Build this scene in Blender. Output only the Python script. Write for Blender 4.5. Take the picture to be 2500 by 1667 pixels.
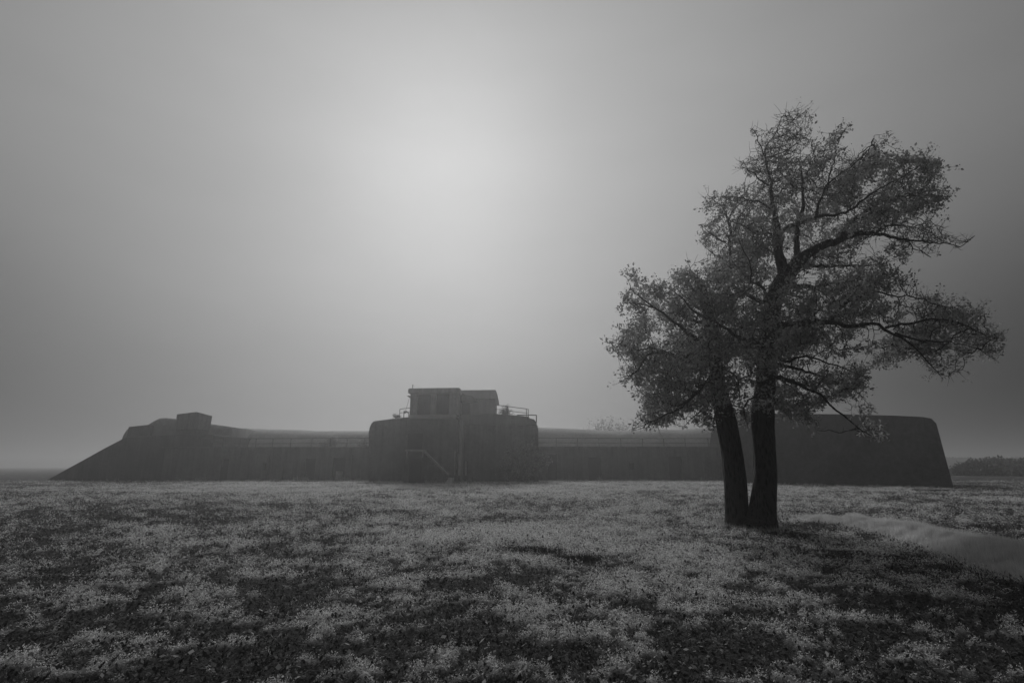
import bpy, bmesh, math, random
import numpy as np
from mathutils import Vector, Matrix, kdtree, noise as mnoise

R = math.radians
for o in list(bpy.data.objects): bpy.data.objects.remove(o)
scene = bpy.context.scene
COL = scene.collection
rng = np.random.default_rng(7)
random.seed(7)

# ------------------------------------------------------------------ camera
CAM_H = 1.6
PITCH = R(13.69)
cam_d = bpy.data.cameras.new('camera'); cam = bpy.data.objects.new('camera', cam_d); COL.objects.link(cam)
cam.location = (0, 0, CAM_H); cam.rotation_euler = (math.pi/2 + PITCH, 0, 0)
cam_d.lens = 18; cam_d.sensor_width = 36; cam_d.clip_start = 0.1; cam_d.clip_end = 5000
scene.camera = cam

# ------------------------------------------------------------------ light
SUN_EL, SUN_AZ = 33.5, -8.5            # degrees; azimuth measured from +Y towards +X
sdir = Vector((math.sin(R(SUN_AZ))*math.cos(R(SUN_EL)), math.cos(R(SUN_AZ))*math.cos(R(SUN_EL)), math.sin(R(SUN_EL))))
world = bpy.data.worlds.new('World'); scene.world = world; world.use_nodes = True
nt = world.node_tree; nt.nodes.clear()
def N(tree, typ, **kw):
    n = tree.nodes.new(typ)
    for k, v in kw.items(): setattr(n, k, v)
    return n
def ramp(node, stops, interp='LINEAR'):
    cr = node.color_ramp; cr.interpolation = interp
    while len(cr.elements) > 1: cr.elements.remove(cr.elements[-1])
    cr.elements[0].position = stops[0][0]; v = stops[0][1]; cr.elements[0].color = (v, v, v, 1)
    for p, v in stops[1:]:
        e = cr.elements.new(p); e.color = (v, v, v, 1)
sky = N(nt, 'ShaderNodeTexSky', sky_type='NISHITA'); sky.sun_disc = False
sky.sun_elevation = R(SUN_EL); sky.sun_rotation = R(SUN_AZ); sky.dust_density = 8; sky.air_density = 1.5
bw = N(nt, 'ShaderNodeRGBToBW'); nt.links.new(sky.outputs[0], bw.inputs[0])
tc = N(nt, 'ShaderNodeTexCoord')
nrm = N(nt, 'ShaderNodeVectorMath', operation='NORMALIZE'); nt.links.new(tc.outputs['Generated'], nrm.inputs[0])
dot = N(nt, 'ShaderNodeVectorMath', operation='DOT_PRODUCT'); nt.links.new(nrm.outputs[0], dot.inputs[0]); dot.inputs[1].default_value = sdir
ac = N(nt, 'ShaderNodeMath', operation='ARCCOSINE'); nt.links.new(dot.outputs['Value'], ac.inputs[0])
dv = N(nt, 'ShaderNodeMath', operation='DIVIDE'); nt.links.new(ac.outputs[0], dv.inputs[0]); dv.inputs[1].default_value = math.pi
glow = N(nt, 'ShaderNodeValToRGB'); nt.links.new(dv.outputs[0], glow.inputs[0])
ramp(glow, [(0, .41), (7/180, .40), (14/180, .375), (23/180, .34), (33/180, .275), (44/180, .205), (54/180, .155), (72/180, .09), (110/180, .065), (1, .06)], 'B_SPLINE')
# the fog bank lies thicker and duller near the ground, away from the sun
hd = N(nt, 'ShaderNodeVectorMath', operation='DOT_PRODUCT'); nt.links.new(nrm.outputs[0], hd.inputs[0]); hd.inputs[1].default_value = (math.sin(R(SUN_AZ)), math.cos(R(SUN_AZ)), 0)
mr1 = N(nt, 'ShaderNodeMapRange', interpolation_type='SMOOTHSTEP'); nt.links.new(hd.outputs['Value'], mr1.inputs[0])
for i, v in enumerate((.50, 1.03, .95, 0)): mr1.inputs[i+1].default_value = v
sx = N(nt, 'ShaderNodeSeparateXYZ'); nt.links.new(nrm.outputs[0], sx.inputs[0])
mr2 = N(nt, 'ShaderNodeMapRange', interpolation_type='SMOOTHSTEP'); nt.links.new(sx.outputs[2], mr2.inputs[0])
for i, v in enumerate((-.02, .52, 1.0, 0)): mr2.inputs[i+1].default_value = v
lowm = N(nt, 'ShaderNodeMath', operation='MULTIPLY'); nt.links.new(mr1.outputs[0], lowm.inputs[0]); nt.links.new(mr2.outputs[0], lowm.inputs[1])
one = N(nt, 'ShaderNodeMath', operation='SUBTRACT'); one.inputs[0].default_value = 1; nt.links.new(lowm.outputs[0], one.inputs[1])
gm0 = N(nt, 'ShaderNodeMath', operation='MULTIPLY'); nt.links.new(glow.outputs[0], gm0.inputs[0]); nt.links.new(one.outputs[0], gm0.inputs[1])
mr3 = N(nt, 'ShaderNodeMapRange', interpolation_type='SMOOTHSTEP'); nt.links.new(sx.outputs[2], mr3.inputs[0])
for i, v in enumerate((-.02, .36, .76, 1)): mr3.inputs[i+1].default_value = v
cmap = N(nt, 'ShaderNodeMapping'); cmap.inputs['Scale'].default_value = (1, 1, 3.2); nt.links.new(nrm.outputs[0], cmap.inputs[0])
cn = N(nt, 'ShaderNodeTexNoise'); cn.inputs['Scale'].default_value = 2.4; cn.inputs['Detail'].default_value = 3; cn.inputs['Roughness'].default_value = .5; nt.links.new(cmap.outputs[0], cn.inputs['Vector'])
mr4 = N(nt, 'ShaderNodeMapRange'); nt.links.new(cn.outputs[0], mr4.inputs[0])          # drifting unevenness of the fog
for i, v in enumerate((.25, .75, .95, 1.05)): mr4.inputs[i+1].default_value = v
gm1 = N(nt, 'ShaderNodeMath', operation='MULTIPLY'); nt.links.new(gm0.outputs[0], gm1.inputs[0]); nt.links.new(mr3.outputs[0], gm1.inputs[1])
gm = N(nt, 'ShaderNodeMath', operation='MULTIPLY'); nt.links.new(gm1.outputs[0], gm.inputs[0]); nt.links.new(mr4.outputs[0], gm.inputs[1])
mul = N(nt, 'ShaderNodeMath', operation='MULTIPLY'); nt.links.new(gm.outputs[0], mul.inputs[0]); mul.inputs[1].default_value = 10
sm = N(nt, 'ShaderNodeMath', operation='MULTIPLY'); nt.links.new(bw.outputs[0], sm.inputs[0]); sm.inputs[1].default_value = 0.01
ad = N(nt, 'ShaderNodeMath', operation='ADD'); nt.links.new(mul.outputs[0], ad.inputs[0]); nt.links.new(sm.outputs[0], ad.inputs[1])
bg = N(nt, 'ShaderNodeBackground'); nt.links.new(ad.outputs[0], bg.inputs[0]); bg.inputs[1].default_value = 0.1
wo = N(nt, 'ShaderNodeOutputWorld'); nt.links.new(bg.outputs[0], wo.inputs[0])

sl = bpy.data.lights.new('sun', 'SUN'); so = bpy.data.objects.new('sun', sl); COL.objects.link(so)
sl.energy = 1.3; sl.angle = R(12); sl.color = (1, 1, 1)
so.rotation_euler = (-sdir).to_track_quat('-Z', 'Y').to_euler(); so.location = (-20, 100, 80)

scene.view_settings.view_transform = 'Standard'; scene.view_settings.look = 'None'
scene.view_settings.exposure = 0.0; scene.view_settings.gamma = 1.0; scene.view_settings.use_curve_mapping = False
scene.render.engine = 'CYCLES'
scene.cycles.volume_bounces = 1
scene.cycles.transparent_max_bounces = 8

# ------------------------------------------------------------------ helpers
cp, sp_ = math.cos(PITCH), math.sin(PITCH)
def at(px, py, D):
    """photo pixel + real distance along +Y -> world point"""
    u = (px-1250)/1250; v = (833.5-py)/1250
    t = D/(cp - v*sp_)
    return Vector((u*t, D, CAM_H + t*(sp_ + v*cp)))
def ground_at(px, py):
    u = (px-1250)/1250; v = (833.5-py)/1250
    t = -CAM_H/(sp_ + v*cp)
    return Vector((u*t, t*(cp - v*sp_), 0))

def np_mesh(name, V, F, mat, parent=None, attrs=None, smooth=False):
    """V (n,3); F (m,k) or list of such arrays"""
    me = bpy.data.meshes.new(name)
    Fs = F if isinstance(F, list) else [F]
    Fs = [f for f in Fs if len(f)]
    V = np.asarray(V, dtype=np.float32)
    me.vertices.add(len(V)); me.vertices.foreach_set('co', V.ravel())
    li = np.concatenate([f.ravel() for f in Fs]).astype(np.int32)
    tot = np.concatenate([np.full(len(f), f.shape[1]) for f in Fs]).astype(np.int32)
    st = np.concatenate([[0], np.cumsum(tot)[:-1]]).astype(np.int32)
    me.loops.add(len(li)); me.loops.foreach_set('vertex_index', li)
    me.polygons.add(len(tot)); me.polygons.foreach_set('loop_start', st); me.polygons.foreach_set('loop_total', tot)
    if smooth: me.polygons.foreach_set('use_smooth', np.ones(len(tot), dtype=bool))
    me.update(calc_edges=True); me.validate()
    for k, (dom, arr) in (attrs or {}).items():
        a = me.attributes.new(k, 'FLOAT', dom); a.data.foreach_set('value', np.asarray(arr, dtype=np.float32))
    me.materials.append(mat)
    o = bpy.data.objects.new(name, me); COL.objects.link(o)
    if parent: o.parent = parent; o.matrix_parent_inverse = Matrix.Translation(-Vector(parent_loc(parent)))
    return o
def parent_loc(p):
    # every child keeps world coordinates in its mesh, so only top-level roots carry an offset
    return Vector(p.location) if p.parent is None else Vector((0, 0, 0))
def bm_obj(name, bm, mat, parent=None, bevel=0, smooth=False):
    bmesh.ops.recalc_face_normals(bm, faces=bm.faces)
    if bevel:
        es = [e for e in bm.edges if len(e.link_faces) == 2 and e.calc_face_angle(0) > 0.35]
        bmesh.ops.bevel(bm, geom=es, offset=bevel, segments=2, profile=0.6, affect='EDGES', clamp_overlap=True)
    me = bpy.data.meshes.new(name); bm.to_mesh(me); bm.free()
    if smooth: me.polygons.foreach_set('use_smooth', np.ones(len(me.polygons), dtype=bool))
    me.materials.append(mat)
    o = bpy.data.objects.new(name, me); COL.objects.link(o)
    if parent: o.parent = parent; o.matrix_parent_inverse = Matrix.Translation(-Vector(parent_loc(parent)))
    return o
def empty(name, loc, label, cat, group=None):
    o = bpy.data.objects.new(name, None); COL.objects.link(o); o.location = loc; o.empty_display_size = .3
    o['label'] = label; o['category'] = cat
    if group: o['group'] = group
    return o
def tag(o, label=None, cat=None, group=None, kind=None):
    for k, v in (('label', label), ('category', cat), ('group', group), ('kind', kind)):
        if v: o[k] = v
    return o

def prism(bm, poly, D, depth):
    """photo-outline polygon standing at distance D, extruded back"""
    f = [bm.verts.new(at(x, y, D)) for x, y in poly]
    b = [bm.verts.new(v.co + Vector((0, depth, 0))) for v in f]
    bm.faces.new(f); bm.faces.new(b[::-1])
    for i in range(len(f)):
        j = (i+1) % len(f); bm.faces.new((f[j], f[i], b[i], b[j]))
def box(bm, x0, x1, y0, y1, z0, z1):
    vs = [bm.verts.new((x, y, z)) for z in (z0, z1) for y in (y0, y1) for x in (x0, x1)]
    for q in ((0,1,3,2), (4,6,7,5), (0,4,5,1), (2,3,7,6), (0,2,6,4), (1,5,7,3)): bm.faces.new([vs[i] for i in q])
def pbox(bm, px0, px1, py0, py1, D, depth):
    """box whose front face fills the given pixel rect at distance D (vertical faces)"""
    a = at(px0, py1, D); b = at(px1, py1, D); c = at(px0, py0, D)
    box(bm, a.x, b.x, D, D+depth, a.z, c.z)
def tube(bm, a, b, ra, rb=None, n=6):
    rb = ra if rb is None else rb
    a = Vector(a); b = Vector(b); d = (b-a).normalized()
    u = d.orthogonal().normalized(); w = d.cross(u)
    A = []; B = []
    for i in range(n):
        t = 2*math.pi*i/n; k = u*math.cos(t) + w*math.sin(t)
        A.append(bm.verts.new(a+k*ra)); B.append(bm.verts.new(b+k*rb))
    for i in range(n):
        j = (i+1) % n; bm.faces.new((A[i], A[j], B[j], B[i]))
    bm.faces.new(A[::-1]); bm.faces.new(B)

def hash2(ix, iy, seed):
    h = (ix.astype(np.int64)*374761393 + iy.astype(np.int64)*668265263 + seed*1442695041) & 0xffffffff
    h = ((h ^ (h >> 13))*1274126177) & 0xffffffff
    return ((h ^ (h >> 16)) & 0xffffff)/float(0xffffff)
def vnoise(x, y, seed=0):
    ix = np.floor(x); iy = np.floor(y); fx = x-ix; fy = y-iy
    fx = fx*fx*(3-2*fx); fy = fy*fy*(3-2*fy)
    a = hash2(ix, iy, seed); b = hash2(ix+1, iy, seed); c = hash2(ix, iy+1, seed); d = hash2(ix+1, iy+1, seed)
    return (a*(1-fx)+b*fx)*(1-fy) + (c*(1-fx)+d*fx)*fy
def fbm(x, y, s, octv=4, seed=0, gain=.5):
    r = 0; amp = 1; tot = 0
    for i in range(octv):
        r = r + amp*vnoise(x/s*2**i + 17.3*i, y/s*2**i - 9.1*i, seed+i); tot += amp; amp *= gain
    return r/tot
def smooth(a, b, x):
    t = np.clip((x-a)/(b-a), 0, 1); return t*t*(3-2*t)
def blob(x, y, cx, cy, rx, ry):
    return np.exp(-(((x-cx)/rx)**2 + ((y-cy)/ry)**2))

def height(x, y):
    x = np.asarray(x, float); y = np.asarray(y, float)
    d = np.sqrt(x*x+y*y)
    h = (fbm(x, y, 0.5, 3, 5)-.5)*0.07*np.exp(-d/30) + (fbm(x, y, 3.0, 2, 9)-.5)*0.14*smooth(2, 8, d)*(1-smooth(90, 160, d))
    h = h + .055*cover(x, y)*np.exp(-d/25)
    return h
def cover(x, y):
    """0 = bare dark litter, 1 = thick pale turf"""
    x = np.asarray(x, float); y = np.asarray(y, float)
    wx = x + .5*(fbm(x, y, .9, 2, 61)-.5); wy = y + .5*(fbm(x, y, .9, 2, 67)-.5)
    n = .505+2.0*(.13*fbm(wx, wy, .9, 2, 21, .6) + .14*fbm(wx*.7, wy, 2.8, 3, 33) + .34*fbm(wx*.8, wy, .34, 3, 41, .65) + .18*fbm(wx, wy, .15, 2, 47, .6) + .21*fbm(wx, wy, .07, 2, 53, .6)-.5)
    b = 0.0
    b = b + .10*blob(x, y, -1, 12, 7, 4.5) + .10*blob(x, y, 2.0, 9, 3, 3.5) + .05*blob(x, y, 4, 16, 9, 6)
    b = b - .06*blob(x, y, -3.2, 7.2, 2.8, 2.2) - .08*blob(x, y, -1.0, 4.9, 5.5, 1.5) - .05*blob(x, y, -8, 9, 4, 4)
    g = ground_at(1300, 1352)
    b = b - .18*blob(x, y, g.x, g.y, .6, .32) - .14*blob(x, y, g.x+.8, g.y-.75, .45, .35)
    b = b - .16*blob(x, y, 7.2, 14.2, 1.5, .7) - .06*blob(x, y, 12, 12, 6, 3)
    b = b + .07*smooth(16, 40, y)*np.exp(-(x/26)**2) - .07*blob(x, y, 9, 7.5, 4, 4) - .06*blob(x, y, -14, 16, 7, 8) - .13*smooth(20, 42, np.abs(x)) - .02  # turf thinned towards the sides: lens edge darkening put into the cover
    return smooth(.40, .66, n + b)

# ------------------------------------------------------------------ materials
def new_mat(name):
    m = bpy.data.materials.new(name); m.use_nodes = True; t = m.node_tree; t.nodes.clear()
    out = N(t, 'ShaderNodeOutputMaterial'); return m, t, out
def pos(t, scale=(1, 1, 1)):
    g = N(t, 'ShaderNodeNewGeometry'); mp = N(t, 'ShaderNodeMapping'); mp.inputs['Scale'].default_value = scale
    t.links.new(g.outputs['Position'], mp.inputs[0]); return mp.outputs[0]
def noise_n(t, vec, scale, detail=6, rough=.6):
    n = N(t, 'ShaderNodeTexNoise'); n.inputs['Scale'].default_value = scale
    n.inputs['Detail'].default_value = detail; n.inputs['Roughness'].default_value = rough
    t.links.new(vec, n.inputs['Vector']); return n.outputs[0]
def math_n(t, op, a, b):
    n = N(t, 'ShaderNodeMath', operation=op)
    for i, v in enumerate((a, b)):
        if isinstance(v, (int, float)): n.inputs[i].default_value = v
        else: t.links.new(v, n.inputs[i])
    return n.outputs[0]
def ramp_n(t, fac, stops, interp='LINEAR'):
    n = N(t, 'ShaderNodeValToRGB'); ramp(n, stops, interp); t.links.new(fac, n.inputs[0]); return n.outputs[0]
def bump_n(t, h, strength, dist):
    n = N(t, 'ShaderNodeBump'); n.inputs['Strength'].default_value = strength; n.inputs['Distance'].default_value = dist
    t.links.new(h, n.inputs['Height']); return n.outputs[0]
def princ(t, out, col, rough=.9, bump=None, spec=.2):
    p = N(t, 'ShaderNodeBsdfPrincipled'); p.inputs['Roughness'].default_value = rough
    p.inputs['Specular IOR Level'].default_value = spec
    if isinstance(col, (int, float)): p.inputs['Base Color'].default_value = (col, col, col, 1)
    else: t.links.new(col, p.inputs['Base Color'])
    if bump is not None: t.links.new(bump, p.inputs['Normal'])
    t.links.new(p.outputs[0], out.inputs[0]); return p

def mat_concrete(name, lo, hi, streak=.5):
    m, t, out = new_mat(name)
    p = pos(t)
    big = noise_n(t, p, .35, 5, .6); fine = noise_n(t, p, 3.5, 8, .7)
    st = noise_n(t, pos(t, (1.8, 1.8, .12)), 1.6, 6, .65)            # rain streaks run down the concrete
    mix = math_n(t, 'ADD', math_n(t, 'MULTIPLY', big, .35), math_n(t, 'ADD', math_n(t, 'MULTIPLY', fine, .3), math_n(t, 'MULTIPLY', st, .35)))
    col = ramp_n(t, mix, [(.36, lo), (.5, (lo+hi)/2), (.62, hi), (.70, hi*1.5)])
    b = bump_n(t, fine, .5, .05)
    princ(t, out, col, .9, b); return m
def mat_plain(name, v, rough=.6, var=.25, spec=.3):
    m, t, out = new_mat(name); n = noise_n(t, pos(t), 4, 5, .6)
    col = ramp_n(t, n, [(.3, v*(1-var)), (.7, v*(1+var))]); princ(t, out, col, rough, None, spec); return m
def mat_leaf(name, v, trans=.4, rough=.6, spec=.25):
    m, t, out = new_mat(name)
    a = N(t, 'ShaderNodeAttribute', attribute_name='tone'); col = math_n(t, 'MULTIPLY', a.outputs['Fac'], v)
    comb = N(t, 'ShaderNodeCombineColor')
    for i in range(3): t.links.new(col, comb.inputs[i])
    p = N(t, 'ShaderNodeBsdfPrincipled'); p.inputs['Roughness'].default_value = rough; p.inputs['Specular IOR Level'].default_value = spec
    t.links.new(comb.outputs[0], p.inputs['Base Color'])
    tr = N(t, 'ShaderNodeBsdfTranslucent'); t.links.new(comb.outputs[0], tr.inputs[0])
    mx = N(t, 'ShaderNodeMixShader'); mx.inputs[0].default_value = trans
    t.links.new(p.outputs[0], mx.inputs[1]); t.links.new(tr.outputs[0], mx.inputs[2]); t.links.new(mx.outputs[0], out.inputs[0]); return m

M_CAB = mat_concrete('cabin_concrete', .20, .52); M_CAB2 = mat_concrete('rear_cabin_concrete', .42, .62)  # rear cabin paler: lightening by sun and fog is put into its colour
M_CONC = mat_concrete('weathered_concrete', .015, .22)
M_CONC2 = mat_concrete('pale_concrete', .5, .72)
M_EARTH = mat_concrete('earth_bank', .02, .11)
M_TURF = mat_concrete('turfed_bank', .25, .5)
M_TURF2 = mat_concrete('rough_turf', .10, .24)
M_DARK = mat_plain('dark_opening', .008, .8)
M_STEEL = mat_plain('rusty_steel', .05, .7)
M_PALE = mat_plain('pale_painted_metal', .42, .6)
M_GRASS = mat_leaf('pale_turf', .92, .35, .65, .3)
M_LITTER = mat_leaf('leaf_litter', .5, .15, .85, .12)
M_TALL = mat_leaf('fine_tall_grass', .82, .55)
M_LEAF = mat_leaf('tree_leaf', .46, .38, .6)
M_SHRUB = mat_leaf('shrub_leaf', .25, .3)

m, t, out = new_mat('meadow_soil')
cv = N(t, 'ShaderNodeAttribute', attribute_name='cover')
n1 = noise_n(t, pos(t), 9, 6, .7); n2 = noise_n(t, pos(t), 45, 4, .7)
mix = math_n(t, 'ADD', math_n(t, 'MULTIPLY', cv.outputs['Fac'], .62), math_n(t, 'MULTIPLY', math_n(t, 'ADD', n1, n2), .30))
col = ramp_n(t, mix, [(.22, .035), (.36, .06), (.55, .12), (.80, .26), (.95, .36)])
bh = math_n(t, 'ADD', n1, n2)
princ(t, out, col, .95, bump_n(t, bh, .9, .06)); M_SOIL = m

m, t, out = new_mat('bark')
pb = pos(t, (1, 1, .22))
vo = N(t, 'ShaderNodeTexVoronoi'); vo.inputs['Scale'].default_value = 17; t.links.new(pb, vo.inputs['Vector'])
nb = noise_n(t, pb, 14, 8, .7); lich = noise_n(t, pos(t), 28, 5, .75)
bh = math_n(t, 'ADD', vo.outputs['Distance'], nb)
base = ramp_n(t, bh, [(.45, .010), (.75, .035), (1.05, .065)])
lm = ramp_n(t, lich, [(.63, 0), (.70, 1)])
mc = N(t, 'ShaderNodeMixRGB'); t.links.new(lm, mc.inputs[0]); t.links.new(base, mc.inputs[1]); mc.inputs[2].default_value = (.13, .13, .13, 1)
princ(t, out, mc.outputs[0], .85, bump_n(t, bh, 1.0, .06)); M_BARK = m

# ------------------------------------------------------------------ ground
def build_ground():
    nr, nc = 560, 420
    d = np.concatenate([[-60, -25, -8, 0], np.geomspace(2.2, 900, nr)])
    w = np.maximum(np.abs(d)*1.25+6, 0); w[:4] = [900, 120, 40, 12]; w[-12:] = 900; w = np.minimum(np.maximum.accumulate(np.where(np.arange(len(w)) < 4, 0, w)) , 900); w[:4] = [900, 120, 40, 12]
    s = np.linspace(-1, 1, nc); s = np.sign(s)*np.abs(s)**1.15
    X = s[None, :]*w[:, None]; Y = np.repeat(d[:, None], nc, 1)
    Z = height(X, Y)
    V = np.stack([X, Y, Z], -1).reshape(-1, 3)
    i = np.arange(len(d)-1)[:, None]*nc + np.arange(nc-1)[None, :]
    F = np.stack([i, i+1, i+1+nc, i+nc], -1).reshape(-1, 4)
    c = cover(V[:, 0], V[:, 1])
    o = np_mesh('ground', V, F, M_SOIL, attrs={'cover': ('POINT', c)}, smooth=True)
    tag(o, kind='structure')
build_ground()

def scatter(n, dmin, dmax, power, half=1.22):
    """random points in the viewed wedge, thinning with distance as d^-power"""
    u = rng.random(n); e = 2-power
    d = (dmin**e + u*(dmax**e - dmin**e))**(1/e) if abs(e) > 1e-6 else dmin*(dmax/dmin)**u
    x = (rng.random(n)*2-1)*(d*half + 1.0)
    return x, d

def leaf_faces(P, L, W, az, el, kind='tri', roll=None):
    """blades rooted at P, length L, width W, azimuth az, elevation el"""
    dx = np.cos(el)*np.cos(az); dy = np.cos(el)*np.sin(az); dz = np.sin(el)
    dirv = np.stack([dx, dy, dz], -1)
    side = np.stack([-np.sin(az), np.cos(az), np.zeros_like(az)], -1)
    if roll is not None:
        up = np.cross(dirv, side); side = side*np.cos(roll)[:, None] + up*np.sin(roll)[:, None]
    L = L[:, None]; W = W[:, None]
    if kind == 'tri':
        V = np.stack([P - side*W/2, P + side*W/2, P + dirv*L], 1)
    else:
        V = np.stack([P, P + dirv*L*.5 + side*W/2, P + dirv*L, P + dirv*L*.45 - side*W/2], 1)
    n, k = V.shape[:2]
    return V.reshape(-1, 3), np.arange(n*k).reshape(n, k)

def build_grass():
    n = 2300000
    x, y = scatter(n, 3.2, 64, 1.45)
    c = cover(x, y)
    fine = vnoise(x/.11, y/.11, 77)*.55 + vnoise(x/.045, y/.045, 78)*.45
    keep = rng.random(n) < np.clip(c*(.25+1.0*fine) + .20, 0, 1)
    keep &= (y < 61) & ~((np.abs(x-7.0) < .55) & (np.abs(y-14.4) < .25))
    x, y, c, fine = x[keep], y[keep], c[keep], fine[keep]; n = len(x)
    s = (y/5)**.62
    L = (.009+.015*rng.random(n)*(0.5+c))*s; W = (.005+.0065*rng.random(n))*s
    az = rng.random(n)*2*np.pi; el = R(-8) + rng.random(n)**1.6*R(70)
    lift = rng.random(n)**1.4*.055*c*fine*1.6*np.minimum(s, 2.2)
    P = np.stack([x, y, height(x, y)+lift-.004], -1)
    V, F = leaf_faces(P, L, W, az, el, 'tri', (rng.random(n)-.5)*1.6)
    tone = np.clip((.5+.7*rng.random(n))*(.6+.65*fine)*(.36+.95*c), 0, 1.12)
    o = np_mesh('grass', V, F, M_GRASS, attrs={'tone': ('FACE', tone)})
    tag(o, 'low pale mossy turf growing in soft clumps over the meadow', 'grass', kind='stuff')
    return n
build_grass()

def build_litter():
    n = 420000
    x, y = scatter(n, 3.2, 34, 1.6)
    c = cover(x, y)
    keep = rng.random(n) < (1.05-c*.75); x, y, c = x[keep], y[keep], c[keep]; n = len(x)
    s = (y/5)**.3
    L = (.016+.04*rng.random(n)**2)*s; W = L*(.35+.4*rng.random(n))
    az = rng.random(n)*2*np.pi; el = (rng.random(n)**1.5)*R(65)
    P = np.stack([x, y, height(x, y)+.002+rng.random(n)*.02], -1)
    V, F = leaf_faces(P, L, W, az, el, 'quad', (rng.random(n)-.5)*1.2)
    r = rng.random(n)
    tone = .06+.24*rng.random(n)**1.6; br = (r > .95) & (y < 6.5); tone[br] = .3+.3*rng.random(br.sum())
    o = np_mesh('leaf_litter', V, F, M_LITTER, attrs={'tone': ('FACE', tone)})
    tag(o, 'dark dead leaves and short weeds lying between the turf clumps', 'leaf litter', kind='stuff')
    # bigger pale fallen leaves in the foreground
    n = 1500
    x, y = scatter(n, 3.2, 8.5, 1.6); k = rng.random(n) < np.clip(1.0-.75*cover(x, y), 0, 1)*np.exp(-((x+1)/5)**2)
    x, y = x[k], y[k]; n = len(x)
    L = .03+.045*rng.random(n); W = L*(.5+.3*rng.random(n))
    P = np.stack([x, y, height(x, y)+.015+rng.random(n)*.02], -1)
    V, F = leaf_faces(P, L, W, rng.random(n)*2*np.pi, rng.random(n)*R(45), 'quad', (rng.random(n)-.5)*1.0)
    o = np_mesh('fallen_leaves', V, F, M_LITTER, attrs={'tone': ('FACE', .4+.6*rng.random(n))})
    tag(o, 'pale curled leaves fallen on the dark foreground turf', 'fallen leaves', kind='stuff')
build_litter()

def build_dark_patch():
    g = ground_at(1300, 1352)
    n = 3200
    a = rng.normal(size=(n, 2))*np.array([.36, .17]); a[n*2//3:, :] = rng.normal(size=(n-n*2//3, 2))*np.array([.2, .14]) + np.array([.8, -.75])
    x = g.x+a[:, 0]; y = g.y+a[:, 1]
    P = np.stack([x, y, height(x, y)], -1)
    V, F = leaf_faces(P, .05+.07*rng.random(n), .006+.004*rng.random(n), rng.random(n)*2*np.pi, R(45)+rng.random(n)*R(45), 'tri')
    o = np_mesh('dark_grass', V, F, M_LITTER, attrs={'tone': ('FACE', .06+.14*rng.random(n))})
    tag(o, 'dark tuft of coarse grass in the pale turf left of the tree', 'grass', kind='stuff')
build_dark_patch()

def build_tall_grass():
    # a long tongue of fine tall grass curving out to the right of the tree
    spine = [(1975, 1271, .2), (2100, 1282, .42), (2250, 1309, .62), (2400, 1344, .8), (2560, 1390, .9), (2750, 1440, 1.0)]
    pts = [(ground_at(px, py), w) for px, py, w in spine]
    n = 210000
    tt = rng.random(n)*(len(pts)-1.001); i = tt.astype(int); f = tt-i
    cx = np.array([p.x for p, _ in pts]); cy = np.array([p.y for p, _ in pts]); ww = np.array([w for _, w in pts])
    X = cx[i]*(1-f)+cx[i+1]*f; Y = cy[i]*(1-f)+cy[i+1]*f; Wd = ww[i]*(1-f)+ww[i+1]*f
    r = rng.normal(size=n)*.5; r = np.clip(r, -1.9, 1.9)
    tx = cx[i+1]-cx[i]; ty = cy[i+1]-cy[i]; ln = np.hypot(tx, ty)
    X = X - ty/ln*r*Wd*1.0 + rng.normal(size=n)*.1; Y = Y + tx/ln*r*Wd*1.0 + rng.normal(size=n)*.1
    hgt = (.40*np.exp(-(r*.9)**2)*(.4+.6*vnoise(X/.3, Y/.3, 5))*(.5+.5*Wd) + .03)*(.6+.6*rng.random(n))
    P = np.stack([X, Y, height(X, Y)], -1)
    V, F = leaf_faces(P, hgt, .004+.006*rng.random(n), rng.random(n)*2*np.pi, R(58)+rng.random(n)*R(32), 'tri')
    o = np_mesh('tall_grass', V, F, M_TALL, attrs={'tone': ('FACE', .5+.4*rng.random(n)+.25*vnoise(X/.15, Y/.15, 8))})
    tag(o, 'long mound of fine wispy tall grass right of the tree', 'tall grass', kind='stuff')
build_tall_grass()

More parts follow.
